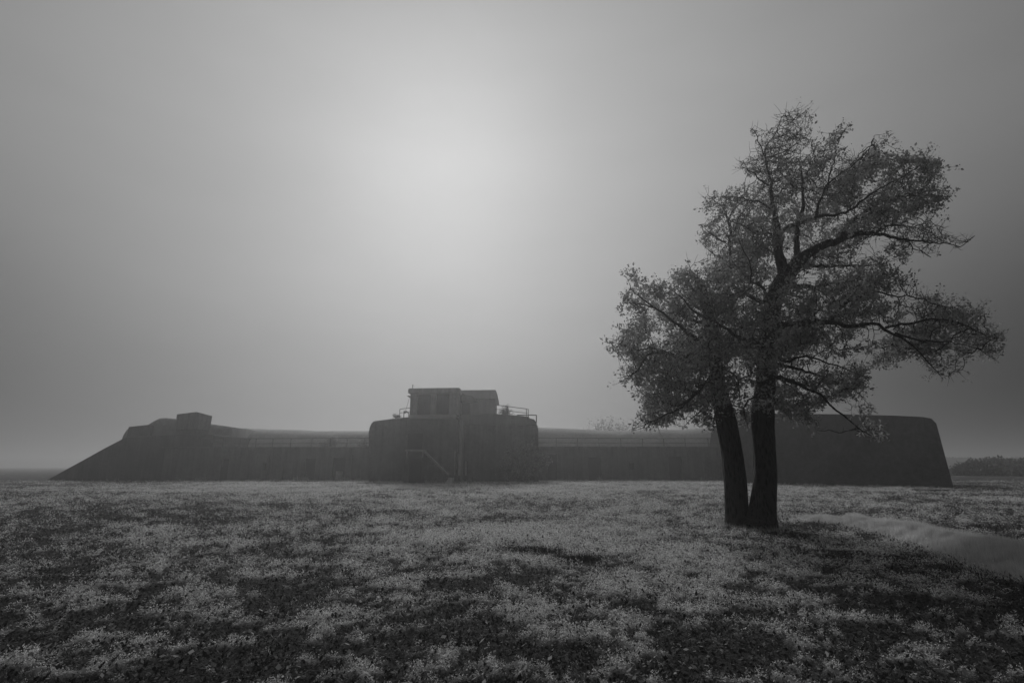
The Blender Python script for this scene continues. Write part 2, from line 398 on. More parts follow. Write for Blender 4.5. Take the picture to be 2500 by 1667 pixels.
# grass fringe along the foot of the fort
# ------------------------------------------------------------------ fort
fort = empty('concrete_fort', (0, 60, 0), 'long weathered concrete coastal fort with a raised lookout cabin standing in the fog', 'fort')
Z0 = -.3
def wall_px(name, D, depth, px0, px1, py_top, openings, mat, label=None):
    """wall front at distance D down to below the ground with real door openings; openings = [(px0,px1,py_top,sill_z)]"""
    bm = bmesh.new()
    x0 = at(px0, 1150, D).x; x1 = at(px1, 1150, D).x; zt = at((px0+px1)/2, py_top, D).z
    ops = [(at(a, 1150, D).x, at(b, 1150, D).x, at(a, c, D).z, s) for a, b, c, s in openings]
    xs = sorted({x0, x1, *[o[0] for o in ops], *[o[1] for o in ops]}); zs = sorted({Z0, zt, *[o[2] for o in ops], *[o[3] for o in ops]})
    vt = {}
    def v(x, z):
        if (x, z) not in vt: vt[(x, z)] = bm.verts.new((x, D, z))
        return vt[(x, z)]
    for a, b in zip(xs, xs[1:]):
        for c, d in zip(zs, zs[1:]):
            mx, mz = (a+b)/2, (c+d)/2
            if any(o[0] < mx < o[1] and o[3] < mz < o[2] for o in ops): continue
            bm.faces.new((v(a, c), v(b, c), v(b, d), v(a, d)))
    def q(*c): bm.faces.new([bm.verts.new(k) for k in c])
    for ox0, ox1, oz, s in ops:
        for (a, b) in (((ox0, s), (ox0, oz)), ((ox0, oz), (ox1, oz)), ((ox1, oz), (ox1, s)), ((ox1, s), (ox0, s))):
            q((a[0], D, a[1]), (b[0], D, b[1]), (b[0], D+.7, b[1]), (a[0], D+.7, a[1]))
    q((x0, D, zt), (x1, D, zt), (x1, D+depth, zt), (x0, D+depth, zt))
    q((x0, D, Z0), (x0, D, zt), (x0, D+depth, zt), (x0, D+depth, Z0)); q((x1, D, Z0), (x1, D+depth, Z0), (x1, D+depth, zt), (x1, D, zt))
    q((x0, D+depth, Z0), (x0, D+depth, zt), (x1, D+depth, zt), (x1, D+depth, Z0))
    bmesh.ops.remove_doubles(bm, verts=bm.verts, dist=.001)
    w = bm_obj(name, bm, mat, fort)
    if label: w['label'] = label
    for ox0, ox1, oz, s in ops:
        bm = bmesh.new(); box(bm, ox0+.003, ox1-.003, D+.45, D+.55, s, oz-.003)
        # frame and middle rail
        wdt = ox1-ox0
        box(bm, ox0+.01, ox0+.12, D+.38, D+.449, s, oz-.01); box(bm, ox1-.12, ox1-.01, D+.38, D+.449, s, oz-.01); box(bm, ox0+.121, ox1-.121, D+.38, D+.449, oz-.13, oz-.01)
        nm = 'door' if oz-s > 1.6 else 'window'
        bm_obj(nm, bm, M_DARK, w)
    return w, zt
GL = 62.0
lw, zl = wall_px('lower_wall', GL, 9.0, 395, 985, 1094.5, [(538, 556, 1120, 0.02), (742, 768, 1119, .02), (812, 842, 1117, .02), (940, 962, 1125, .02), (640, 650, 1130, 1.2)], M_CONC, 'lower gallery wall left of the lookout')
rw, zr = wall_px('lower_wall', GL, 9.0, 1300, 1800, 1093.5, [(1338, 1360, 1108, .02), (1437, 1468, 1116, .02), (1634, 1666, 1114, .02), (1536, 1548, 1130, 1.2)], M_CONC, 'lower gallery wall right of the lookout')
# thin projecting kerb on the gallery edge
for w_, a, b, z in ((lw, 395, 985, zl), (rw, 1300, 1800, zr)):
    bm = bmesh.new(); box(bm, at(a, 1100, GL).x+.02, at(b, 1100, GL).x-.02, GL-.15, GL+.5, z+.004, z+.18); bm_obj('coping', bm, M_CONC, w_, .03)
# pilasters / pale downpipes
for px0, px1, y0 in ((650, 655, 1112), (853, 859, 1110), (922, 929, 1100), (748-60, 692, 1125)):
    bm = bmesh.new(); a = at(px0, 1150, GL).x; b = at(px1, 1150, GL).x; box(bm, a, b, GL-.18, GL-.004, Z0, at(px0, y0, GL).z)
    bm_obj('pilaster', bm, M_CAB if px0 > 900 else M_CONC, lw, .02)
for px0, px1, y0 in ((1756, 1764, 1098), (1482, 1486, 1112), (1400, 1404, 1112)):
    bm = bmesh.new(); a = at(px0, 1150, GL).x; b = at(px1, 1150, GL).x; box(bm, a, b, GL-.18, GL-.004, Z0, at(px0, y0, GL).z)
    bm_obj('pilaster', bm, M_CONC, rw, .02)

def bank(bm, line, D0, rise, depth, zbase, prof=((.45, .10), (.75, .30), (.92, .60), (1.0, 1.0))):
    """turfed bank with a rounded crest; line = crest in photo px, rise = how far the crest lies behind the foot"""
    # resample crest
    L = []
    for (a, b) in zip(line, line[1:]):
        k = max(1, int(abs(b[0]-a[0])/14))
        for i in range(k): L.append((a[0]+(b[0]-a[0])*i/k, a[1]+(b[1]-a[1])*i/k))
    L.append(line[-1]); crest = [at(x, y, D0+rise) for x, y in L]
    rows = [[bm.verts.new((c.x, D0, zbase)) for c in crest]]
    for f, g_ in prof: rows.append([bm.verts.new((c.x, D0+rise*g_, zbase+(c.z-zbase)*f+(.06*mnoise.noise(Vector((c.x*.6, f*9, D0))) if f < 1 else .03*mnoise.noise(Vector((c.x*.9, 3, D0)))))) for c in crest])
    rows.append([bm.verts.new((c.x, D0+rise+depth, c.z-.1)) for c in crest]); rows.append([bm.verts.new((c.x, D0+rise+depth+2, zbase)) for c in crest])
    for A_, B_ in zip(rows, rows[1:]):
        for i in range(len(crest)-1): bm.faces.new((A_[i], A_[i+1], B_[i+1], B_[i]))
    bm.faces.new([r[0] for r in rows]); bm.faces.new([r[-1] for r in rows][::-1])
# upper parapet banks, set back behind the gallery
bm = bmesh.new(); bank(bm, [(500, 1036.5), (530, 1040), (585, 1044.5), (640, 1047), (700, 1048.5), (748, 1050), (770, 1052), (905, 1051.5), (940, 1051)], 70.5, 6, 14, 2.5)
o = bm_obj('upper_bank', bm, M_TURF, fort, 0, True); o['label'] = 'turfed upper bank rising gently to the left hump'
bm = bmesh.new(); bank(bm, [(1280, 1042), (1320, 1043.5), (1390, 1046), (1440, 1048.5), (1500, 1051), (1560, 1049), (1600, 1047), (1640, 1049), (1690, 1046), (1740, 1043), (1850, 1041)], 70.5, 6, 14, 2.5)
o = bm_obj('upper_bank', bm, M_TURF, fort, 0, True); o['label'] = 'turfed upper bank right of the lookout'

# left end of the fort: raked bank wall with stepped crest
bm = bmesh.new()
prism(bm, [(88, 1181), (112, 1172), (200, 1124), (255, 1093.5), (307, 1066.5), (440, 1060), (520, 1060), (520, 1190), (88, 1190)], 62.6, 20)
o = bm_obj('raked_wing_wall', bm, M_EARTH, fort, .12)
bm = bmesh.new()
bank(bm, [(318, 1055), (320, 1042), (340, 1039), (362, 1036.5), (376, 1028), (390, 1021), (405, 1020), (430, 1022.5), (460, 1026), (516, 1035), (570, 1042.5)], 66.4, 1.6, 10, 2.0)
bm_obj('hump', bm, M_TURF2, fort, 0, True)
bm = bmesh.new(); prism(bm, [(308, 1075), (309, 1064), (314, 1041.5), (338, 1039), (364, 1036.5), (366, 1075)], 66.2, 6); bm_obj('end_parapet', bm, M_EARTH, fort, .06)
bm = bmesh.new()
n_, l_, r_, b_ = at(480, 1005, 64.5), at(431, 1014, 67), at(518, 1019, 67.3), at(470, 1017, 69.5)
zt = n_.z
top = [Vector((p.x, p.y, zt-dz)) for p, dz in ((l_, .05), (n_, 0), (r_, .25), (b_, .2))]
ct = Vector((sum(p.x for p in top)/4, sum(p.y for p in top)/4, 0))
botm = [Vector((ct.x+(p.x-ct.x)*.965, ct.y+(p.y-ct.y)*.965, zt-2.2)) for p in top]
tv = [bm.verts.new(p) for p in top]; bv = [bm.verts.new(p) for p in botm]
bm.faces.new(tv); bm.faces.new(bv[::-1])
for i in range(4): bm.faces.new((tv[i], tv[(i+1) % 4], bv[(i+1) % 4], bv[i]))
bm_obj('pillbox', bm, M_CONC, fort, .06)

# right traverse: big battered block coming towards the camera
bm = bmesh.new()
def gp(px, D, z): p = at(px, 1150, D); return Vector((p.x, D, z))
fb = [gp(1788, 50, Z0), gp(1900, 48.5, Z0), gp(2060, 45.5, Z0), gp(2200, 43, Z0), gp(2278, 41.7, Z0), gp(2304, 41.3, Z0), gp(2321, 41, Z0)]
ft = [at(1797, 1010, 52), at(1900, 1009.5, 51), at(2060, 1011, 48.5), at(2180, 1014, 46.5), at(2254, 1017.5, 45), at(2274, 1021.5, 44.7), at(2286, 1033, 44.5)]
tpk = [p + Vector((0, 3.0, .0)) for p in ft]
tbk = [p + Vector((0, 17, .1)) for p in ft]; bbk = [Vector((p.x, 68, Z0)) for p in fb]
bbk[-1].x = 45; tbk[-1].x = 41
for a_, b_ in ((tpk, ft), (tbk, ft), (bbk, fb)): a_[0].x = b_[0].x*a_[0].y/b_[0].y*1.0
rows = [[bm.verts.new(p) for p in r] for r in (fb, ft, tpk, tbk, bbk)]
for a, b in zip(rows, rows[1:]):
    for i in range(len(fb)-1): bm.faces.new((a[i], a[i+1], b[i+1], b[i]))
for i in range(len(fb)-1): bm.faces.new((rows[4][i], rows[4][i+1], rows[0][i+1], rows[0][i]))
bm.faces.new([r[0] for r in rows]); bm.faces.new([r[-1] for r in rows][::-1])
bmesh.ops.subdivide_edges(bm, edges=bm.edges, cuts=3, use_grid_fill=True)
o = bm_obj('traverse_block', bm, M_EARTH, fort, 0, smooth=False)
bm = bmesh.new(); p = ground_at(2290, 1201); box(bm, p.x-.75, p.x+.75, p.y, p.y+1.2, -.1, .16)
slab = bm_obj('concrete_slab', bm, M_CONC, None, .03); tag(slab, 'small dark flat slab lying in the grass at the right end of the fort', 'slab')

# central mass
TD = 54.0
bm = bmesh.new()
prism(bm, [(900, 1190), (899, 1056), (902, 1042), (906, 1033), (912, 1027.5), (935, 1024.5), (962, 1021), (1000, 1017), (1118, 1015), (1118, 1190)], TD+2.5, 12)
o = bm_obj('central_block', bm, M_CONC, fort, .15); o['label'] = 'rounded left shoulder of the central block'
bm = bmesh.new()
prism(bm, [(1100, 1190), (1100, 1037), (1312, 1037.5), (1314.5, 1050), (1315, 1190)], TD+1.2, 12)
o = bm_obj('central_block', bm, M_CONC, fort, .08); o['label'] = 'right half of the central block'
bm = bmesh.new()
prism(bm, [(1112, 1037), (1112, 1012), (1210, 1010), (1262, 1013.5), (1290, 1016.5), (1294, 1021), (1304, 1023), (1309, 1030), (1311, 1037)], TD+1.5, 9)
o = bm_obj('roof_parapet', bm, mat_concrete('parapet_concrete', .12, .28), fort, .05)
# front stair block
bm = bmesh.new(); prism(bm, [(984, 1190), (988, 1100), (992, 1022), (1118.5, 1022), (1119, 1100), (1120, 1190)], TD-2.2, 5)
fbk = bm_obj('front_block', bm, M_CONC, fort, .06)
bm = bmesh.new(); pbox(bm, 1118.5, 1124, 1024, 1190, TD-1.2, 3); bm_obj('pilaster', bm, M_CAB, fort, .03)
for a, b, y0 in ((1118, 1124, 1108), (1135, 1138.5, 1125), (1108, 1111, 1100)):
    bm = bmesh.new(); pbox(bm, a, b, y0, 1160, TD-2.55 if a != 1135 else TD+.9, .2); bm_obj('pipe', bm, M_PALE, fort, .03)
# doorway and recess in the front block
bm = bmesh.new(); pbox(bm, 1000, 1024, 1122, 1182, TD-2.26, .05); pbox(bm, 997, 1000, 1119, 1182, TD-2.33, .12); pbox(bm, 1024, 1027, 1119, 1182, TD-2.33, .12); pbox(bm, 1000.1, 1023.9, 1119, 1122, TD-2.33, .12)
bm_obj('door', bm, M_DARK, fbk)
bm = bmesh.new(); pbox(bm, 994, 1031, 1058, 1096, TD-2.26, .05); bm_obj('shutter', bm, M_DARK, fbk)
# stair: landing, posts, handrail, steps
SD = TD-3.6
stair = empty('stair', (0, 0, 0), '', ''); 
for k in ('label', 'category'): del stair[k]
stair.parent = fort; stair.matrix_parent_inverse = Matrix.Translation(-fort.location)
bm = bmesh.new(); pbox(bm, 988, 1037, 1097.5, 1101, SD, 1.35); bm_obj('landing', bm, M_PALE, fort, .01)
for px in (992.5, 1031.5):
    bm = bmesh.new(); pbox(bm, px-1.4, px+1.4, 1101.2, 1117, SD+.05, .15); bm_obj('bracket', bm, M_PALE, fort)
bm = bmesh.new(); tube(bm, at(1034, 1098, SD), at(1096, 1160, SD), .085); tube(bm, at(1034, 1103, SD+1.2), at(1096, 1165, SD+1.2), .06)
bm_obj('stair_stringer', bm, M_PALE, fort)
bm = bmesh.new()
for k in range(14):
    f = (k+.5)/14; p = at(1034+62*f, 1101+62*f, SD); box(bm, p.x-.17, p.x+.17, SD+.08, SD+1.15, p.z-.03, p.z)
bm_obj('stair_treads', bm, M_STEEL, fort)
bm = bmesh.new(); a = at(1090, 1169, SD)
for k in range(3): box(bm, at(1090+k*3, 1150, SD).x, at(1105, 1150, SD).x+k*.001, SD-.6+k*.004, SD+1.3, -.2 if k == 0 else .18*k+.002, .18*(k+1))
bm_obj('step', bm, M_CONC2, fort, .01)
bpy.data.objects.remove(stair)
# pale plaster scars
# ------------- lookout cabin
CD = TD-.8
cab = empty('lookout_cabin', (0, 0, 0), '', ''); 
for k in ('label', 'category'): del cab[k]
cab.parent = fort; cab.matrix_parent_inverse = Matrix.Translation(-fort.location)
cab['label'] = 'square lookout cabin with flat overhanging roof on top of the fort'
bm = bmesh.new(); pbox(bm, 998.5, 1113, 1012, 1021.8, CD-.15, 5.0); bm_obj('sill_band', bm, M_CONC2, cab, .04)
bm = bmesh.new()
zb = at(1050, 1012, CD).z; zt = at(1050, 958, CD).z
X = lambda px: at(px, 990, CD).x
for a, b in ((1001, 1019), (1051, 1064), (1096, 1118)): box(bm, X(a), X(b), CD, CD+.35, zb+.003, zt)
box(bm, X(1001), X(1118), CD+.004, CD+.34, zt+.001, zt+.35)
box(bm, X(1001), X(1001)+.3, CD+.351, CD+4.6, zb+.003, zt); box(bm, X(1118)-.3, X(1118), CD+.351, CD+4.6, zb+.003, zt)
box(bm, X(1001)+.301, X(1118)-.301, CD+4.3, CD+4.6, zb+.003, zt)
cw = bm_obj('wall', bm, M_CAB, cab, .02)
for a, b in ((1019, 1051), (1064, 1096)):
    bm = bmesh.new(); box(bm, X(a)+.002, X(b)-.002, CD+.2, CD+.26, zb+.01, zt-.01)
    xm = (X(a)+X(b))/2; box(bm, xm-.03, xm+.03, CD+.14, CD+.199, zb+.012, zt-.012); box(bm, X(a)+.01, xm-.031, CD+.14, CD+.199, (zb+zt)/2-.03, (zb+zt)/2+.03)
    bm_obj('window', bm, M_DARK, cab)
bm = bmesh.new(); prism(bm, [(996, 959), (996.5, 949.5), (999, 947.5), (1121, 946), (1123.5, 948), (1124, 957.5), (1003, 960.5)], CD-.75, 6.4)
bm_obj('roof', bm, M_CAB, cab, .06)
bm = bmesh.new(); prism(bm, [(993, 966), (1001, 965.5), (1001, 971.5)], CD+.6, 3); bm_obj('bracket', bm, M_CAB, cab)
bm = bmesh.new(); tube(bm, at(1007.5, 949, CD+1), at(1007.5, 939.5, CD+1), .045, .03); tube(bm, at(1007.5, 941.5, CD+1), at(1008.2, 939.5, CD+1), .10, .06); bm_obj('antenna', bm, M_STEEL, cab)
# rear cabin, a bit further back
bm = bmesh.new(); pbox(bm, 1112, 1209.5, 968, 1016, CD+3.0, 5); bm_obj('rear_wall', bm, M_CAB2, cab, .03)
bm = bmesh.new(); prism(bm, [(1105, 973), (1105, 952), (1209, 951.5), (1211, 953), (1214.5, 963), (1215.5, 972.5), (1208, 973)], CD+2.2, 6.5); bm_obj('rear_roof', bm, M_CAB2, cab, .05)
bm = bmesh.new()
for k in range(9):
    a0 = math.pi*k/16; a1 = math.pi*(k+1)/16
    pass
prism(bm, [(1124, 958), (1140, 964), (1152, 966), (1160, 972), (1166, 981), (1124, 981)], CD+1.3, .9); bm_obj('door_canopy', bm, M_CONC, cab, .04)
bm = bmesh.new(); pbox(bm, 1127, 1146, 983, 1014, CD+2.93, .06); bm_obj('door', bm, M_DARK, cab)

def railing(pts, post_px, D, rails, r=.04, label=None, base=None, par=fort):
    """pts: top rail polyline in px; rails: fractions of height for extra rails; post_px: [(px, py_top, py_bottom)]"""
    bm = bmesh.new()
    for (a, b) in zip(pts, pts[1:]): tube(bm, at(*a, D), at(*b, D), r)
    for dy in rails:
        for (a, b) in zip(pts, pts[1:]): tube(bm, at(a[0], a[1]+dy, D), at(b[0], b[1]+dy, D), r*.8)
    o = bm_obj('railing', bm, M_STEEL, par)
    if label: o['label'] = label
    for px, y0, y1 in post_px:
        bm = bmesh.new(); p = at(px, y0, D); q = at(px, y1, D); tube(bm, (p.x, D, q.z-.05), (p.x, D, p.z+.01), r*1.1); bm_obj('post', bm, M_STEEL, o)
GR = GL+.25
lx = [500, 546, 588, 626, 667, 711, 762, 807, 848, 890]
railing([(490, 1070), (626, 1070.5), (905, 1069)], [(x, 1070, 1095) for x in lx], GR, [12], .04, 'gallery railing left of the lookout')
rx_ = [1358, 1410, 1462, 1515, 1568, 1620, 1672, 1728, 1780]
railing([(1310, 1069), (1358, 1069), (1550, 1070), (1800, 1070)], [(x, 1069.5, 1094) for x in rx_], GR, [11.5], .04, 'gallery railing right of the lookout')
railing([(1209.5, 988), (1239, 992), (1288, 998)], [(1239, 992, 1013), (1285, 997.5, 1017), (1289.5, 998, 1018)], TD+2.0, [10.5], .035, 'roof railing right of the cabin')
railing([(1262, 1013), (1309.5, 1013)], [(1309.5, 1013, 1031), (1289.5, 1013, 1022)], TD+1.4, [], .05, 'low railing at the right roof edge')
railing([(976, 998.5), (1001, 995.5)], [(976.3, 998.5, 1020)], TD+2.8, [9.5], .035, 'roof railing left of the cabin')
railing([(986, 1004), (998, 1008)], [(986.5, 1004, 1021), (998, 1008, 1016)], TD+1.5, [], .045, 'bent railing stub beside the cabin')
bm = bmesh.new(); tube(bm, at(999, 973, TD+1), at(990, 1003, TD+1), .02); bm_obj('stay_wire', bm, M_STEEL, cab)
bm = bmesh.new(); pbox(bm, 985.5, 994, 1003, 1006.5, TD+1.2, .3); tube(bm, at(989, 1006, TD+1.35), at(989, 1009, TD+1.35), .1, .05); bm_obj('lamp_housing', bm, M_STEEL, cab)

# pale metal cabinet against the left wall
p0 = at(820, 1172, GL-.9)
cabn = empty('metal_cabinet', (p0.x+.35, GL-.9, 0), 'pale upright metal cabinet against the fort wall left of the lookout', 'cabinet')
a, b = at(820, 1150, GL-.9).x, at(834, 1150, GL-.9).x; zc = at(827, 1150, GL-.9).z
bm = bmesh.new(); box(bm, a, b, GL-.9, GL-.35, -.05, zc); bm_obj('body', bm, M_PALE, cabn, .02)
bm = bmesh.new(); box(bm, a+.05, b-.05, GL-.94, GL-.904, .15, zc-.08); bm_obj('door', bm, M_PALE, cabn, .01)

# ------------------------------------------------------------------ vegetation builders
def seg_mesh(A, B, ra, rb, n):
    """vectorised tapered tubes for many segments"""
    d = B-A; L = np.linalg.norm(d, axis=1, keepdims=True); d = d/np.maximum(L, 1e-6)
    ref = np.where(np.abs(d[:, 2:3]) < .9, np.array([[0, 0, 1.]]), np.array([[1., 0, 0]]))
    u = np.cross(d, ref); u /= np.linalg.norm(u, axis=1, keepdims=True); w = np.cross(d, u)
    th = np.arange(n)*2*np.pi/n
    ring = u[:, None, :]*np.cos(th)[None, :, None] + w[:, None, :]*np.sin(th)[None, :, None]
    V = np.concatenate([A[:, None, :] + ring*ra[:, None, None], (B+d*rb[:, None]*.5)[:, None, :] + ring*rb[:, None, None]], 1)
    m = len(A); base = (np.arange(m)*2*n)[:, None, None]
    i = np.arange(n); j = (i+1) % n
    F = np.stack([i, j, j+n, i+n], -1)[None] + base
    return V.reshape(-1, 3), F.reshape(-1, 4)
def join(parts):
    Vs = []; Fs = []; k = 0
    for V, F in parts: Vs.append(V); Fs.append(F+k); k += len(V)
    return np.concatenate(Vs), Fs
def leaves_at(C, per, spread, Ls, ratio=.55, droop=0):
    n = len(C)*per; P = np.repeat(C, per, 0) + rng.normal(size=(n, 3))*spread
    L = Ls*(.45+1.1*rng.random(n)**1.5)*1.08
    return leaf_faces(P, L, L*ratio, rng.random(n)*2*np.pi, (rng.random(n)-.45-droop)*R(150), 'quad', (rng.random(n)-.5)*2.2)

# crop coordinates of the tree tracing -> photo px
def cxy(x, y): return 1450+.5485*x, 240+.5485*y
TDist = 14.6
def pw(x, y, D): return at(*cxy(x, y), D)
# limb: list of (x, y, depth offset, width) in tracing units
LIMBS_R = [
 [(742,1915,-.30,124),(752,1840,-.28,108),(762,1700,-.25,98),(757,1550,-.2,96),(752,1420,-.15,98),(765,1250,-.1,84),(768,1120,0,82),(785,1000,0,84),(800,900,0,80),(840,820,0,84),(858,792,0,80)],
 [(858,800,0,76),(832,755,.1,52),(812,690,.15,46),(800,620,.2,44),(784,540,.2,30),(780,470,.2,22),(778,400,.2,18),(774,330,.25,15),(765,260,.3,12),(790,200,.3,9),(820,140,.3,7),(835,85,.3,5)],
 [(774,330,.25,10),(750,250,.1,8),(725,180,0,6),(705,135,0,4)],
 [(778,390,.2,9),(740,360,0,8),(700,325,-.2,6),(640,310,-.3,4)],
 [(765,260,.3,9),(850,230,.4,7),(930,190,.5,5),(975,185,.5,3)],
 [(778,345,.2,8),(830,300,.6,6),(880,260,.8,4)],
 [(858,800,0,66),(905,725,-.1,58),(950,690,-.2,48),(1010,662,-.4,42),(1090,632,-.5,36),(1170,605,-.5,28),(1260,605,-.4,20),(1340,625,-.3,16),(1420,645,-.2,12),(1500,655,-.1,9),(1570,650,0,8),(1625,665,0,6),(1660,640,0,5),(1695,612,0,3)],
 [(905,725,-.1,34),(903,650,.3,26),(912,560,.5,22),(930,470,.6,20),(932,400,.7,16),(922,330,.8,12),(910,270,.9,7)],
 [(805,655,.15,30),(830,605,-.2,26),(880,570,-.5,22),(950,545,-.7,18),(1000,525,-.8,17),(1070,510,-1.,15),(1150,480,-1.1,13),(1220,440,-1.1,12),(1310,390,-1.1,10),(1400,340,-1.1,8),(1490,270,-1.,5)],
 [(990,530,-.8,16),(1010,470,-.6,13),(1040,410,-.4,12),(1100,350,-.2,10),(1170,290,0,8),(1230,220,.1,6),(1250,165,.1,3)],
 [(1040,410,-.4,8),(1060,300,-.1,7),(1080,220,.1,5),(1110,150,.1,3)],
 [(1100,628,-.5,24),(1140,560,-.2,20),(1210,520,0,18),(1290,480,.2,14),(1380,450,.4,11),(1470,430,.5,7),(1580,435,.5,3)],
 [(1250,604,-.4,12),(1330,560,.5,10),(1420,570,.8,8),(1500,545,1,4)],
 [(1380,640,-.2,7),(1430,680,-.4,6),(1500,708,-.5,5)],
 [(790,1010,0,40),(860,1010,-.5,34),(950,1000,-1,32),(1080,990,-1.3,30),(1170,1010,-1.4,24),(1270,1005,-1.5,20),(1340,1045,-1.5,17),(1420,1090,-1.6,13),(1480,1160,-1.6,9),(1530,1215,-1.6,6),(1555,1250,-1.6,3)],
 [(1300,1020,-1.5,14),(1400,1010,-1.2,12),(1520,1010,-1,10),(1640,1030,-.8,7),(1750,1060,-.7,5),(1815,1070,-.7,3)],
 [(1340,1045,-1.5,11),(1450,1080,-1.8,9),(1560,1100,-2,7),(1680,1120,-2,5),(1790,1158,-2,3)],
 [(1060,990,-1.2,20),(1100,930,-.8,16),(1200,890,-.5,12),(1320,880,-.2,10),(1450,900,0,8),(1600,940,.2,5),(1740,960,.3,3)],
 [(845,830,0,30),(960,840,.8,22),(1080,810,1.4,16),(1200,800,1.8,12),(1320,815,2.1,8),(1430,830,2.2,4)],
 [(900,740,0,22),(1000,740,.9,16),(1100,730,1.4,12),(1200,740,1.7,8),(1300,745,1.9,4)],
 [(825,1010,0,22),(835,1100,-.4,18),(845,1170,-.6,18),(920,1165,-1,14),(1010,1175,-1.3,11),(1110,1210,-1.5,8),(1225,1240,-1.6,3)],
 [(760,1240,-.1,30),(850,1240,-.8,22),(940,1280,-1.3,18),(1040,1340,-1.7,14),(1110,1400,-1.9,12),(1170,1460,-2,8),(1235,1500,-2,4)],
 [(765,1330,-.1,18),(830,1360,.8,12),(900,1390,1.4,8),(960,1450,1.6,4)],
 [(760,1180,0,24),(900,1220,1.2,16),(1050,1260,1.9,11),(1160,1300,2.2,6),(1230,1370,2.3,3)],
 [(755,1090,0,30),(690,1090,-.7,26),(630,1060,-1,20),(560,1010,-1.3,17),(480,970,-1.5,14),(400,900,-1.7,10),(340,850,-1.8,5)],
 [(790,920,0,26),(700,890,.6,20),(640,870,.9,20),(598,825,1,20),(586,750,1,19),(586,660,1,17),(590,570,1,15),(580,500,1,10),(540,460,1,6),(505,430,1,3)],
 [(586,640,1,9),(540,610,.8,7),(480,570,.7,4)],[(586,700,1,8),(530,690,1.4,6),(475,640,1.5,3)],
 [(600,540,1,10),(650,490,1.2,8),(700,430,1.3,5)],
 [(784,500,.2,14),(740,480,-.4,11),(680,470,-.7,9),(620,440,-.8,6),(560,440,-.8,3)],
 [(800,620,.2,14),(740,590,-.6,11),(680,580,-.9,9),(620,550,-1,5)],
 [(795,960,0,24),(770,870,-1,18),(720,800,-1.6,14),(700,720,-1.8,10),(660,660,-1.9,6),(640,620,-1.9,3)],
 [(760,1290,-.1,16),(700,1330,-.9,12),(660,1380,-1.2,9),(690,1470,-1.4,4)],
]
LIMBS_L = [
 [(645,1930,.05,86),(640,1880,.05,86),(632,1760,.05,92),(628,1700,.05,94),(612,1560,.05,92),(590,1440,.05,92),(568,1350,.05,80),(552,1260,.05,66),(538,1150,0,56),(520,1060,0,54),(508,960,0,50),(492,870,0,40),(468,820,0,30),(447,792,0,24),(425,765,0,13)],
 [(535,1115,0,34),(470,1125,-.3,28),(420,1145,-.5,24),(380,1162,-.6,22),(340,1135,-.7,19),(300,1130,-.8,17),(255,1150,-.9,14),(220,1195,-1,11),(160,1230,-1,7),(105,1245,-1,3)],
 [(310,1130,-.8,12),(250,1110,-.5,10),(180,1120,-.3,8),(120,1095,-.2,6),(65,1088,-.2,3)],
 [(515,1060,0,28),(430,1060,-.6,22),(380,1020,-.9,18),(330,975,-1,16),(270,930,-1.1,12),(220,890,-1.1,9),(170,850,-1,6),(155,810,-1,4),(185,775,-1,3)],
 [(270,930,-1.1,8),(200,920,-.8,6),(125,910,-.7,3)],
 [(505,950,0,20),(440,880,.6,14),(400,820,.9,9),(410,750,1,4)],
 [(500,1000,0,20),(400,960,1.2,14),(320,900,1.6,10),(260,840,1.8,5)],
 [(545,1230,.05,26),(480,1290,-.8,20),(420,1345,-1.2,15),(350,1385,-1.5,11),(270,1430,-1.6,7),(190,1465,-1.6,3)],
 [(550,1260,.05,22),(440,1270,1,16),(350,1300,1.5,11),(270,1325,1.7,7),(195,1325,1.8,3)],
 [(560,1310,.05,16),(500,1380,.9,11),(440,1430,1.2,6),(400,1460,1.3,3)],
 [(540,1180,0,18),(600,1220,-.9,13),(640,1290,-1.2,9),(650,1370,-1.3,5)],
 [(565,1330,.05,14),(540,1400,-.8,10),(530,1470,-1,4)],
 [(520,1040,0,20),(580,980,1,15),(640,930,1.4,9),(690,900,1.5,4)],
 [(530,1100,0,20),(430,1190,1,14),(340,1220,1.5,9),(230,1260,1.7,4)],
]
OUT = [(800,65),(850,60),(910,45),(955,70),(935,110),(945,140),(930,175),(975,180),(1000,215),(1050,160),(1100,130),(1140,150),(1130,200),(1180,210),(1240,150),(1275,190),(1290,250),(1310,290),(1390,245),(1400,280),(1470,245),(1505,260),(1550,310),(1520,370),(1480,400),(1590,430),(1530,490),(1440,500),(1420,560),(1520,535),(1580,590),(1560,640),(1620,650),(1695,610),(1640,665),(1540,660),(1430,650),(1500,705),(1430,690),(1370,730),(1350,680),(1280,650),(1200,690),(1270,700),(1320,745),(1270,780),(1370,785),(1440,820),(1450,865),(1530,880),(1600,920),(1680,930),(1690,960),(1750,960),(1765,1010),(1740,1050),(1820,1070),(1760,1090),(1795,1155),(1720,1130),(1640,1120),(1580,1150),(1640,1220),(1545,1255),(1470,1230),(1500,1180),(1380,1140),(1330,1170),(1270,1200),(1260,1130),(1200,1110),(1230,1160),(1200,1200),(1235,1240),(1180,1280),(1240,1340),(1260,1390),(1220,1400),(1270,1500),(1200,1520),(1120,1460),(1060,1400),(960,1400),(950,1460),(860,1410),(800,1390),(700,1370),(690,1480),(650,1400),(520,1370),(540,1480),(440,1450),(330,1465),(180,1470),(240,1400),(190,1320),(260,1320),(200,1270),(100,1245),(160,1200),(60,1110),(80,1080),(130,1020),(170,990),(120,910),(180,900),(120,830),(150,790),(185,770),(200,800),(170,860),(250,820),(340,850),(350,800),(410,740),(480,780),(490,740),(470,640),(480,570),(520,540),(480,470),(510,430),(560,440),(640,410),(700,410),(750,390),(690,340),(635,310),(680,255),(720,290),(715,200),(700,130),(750,150),(790,150),(830,100)]
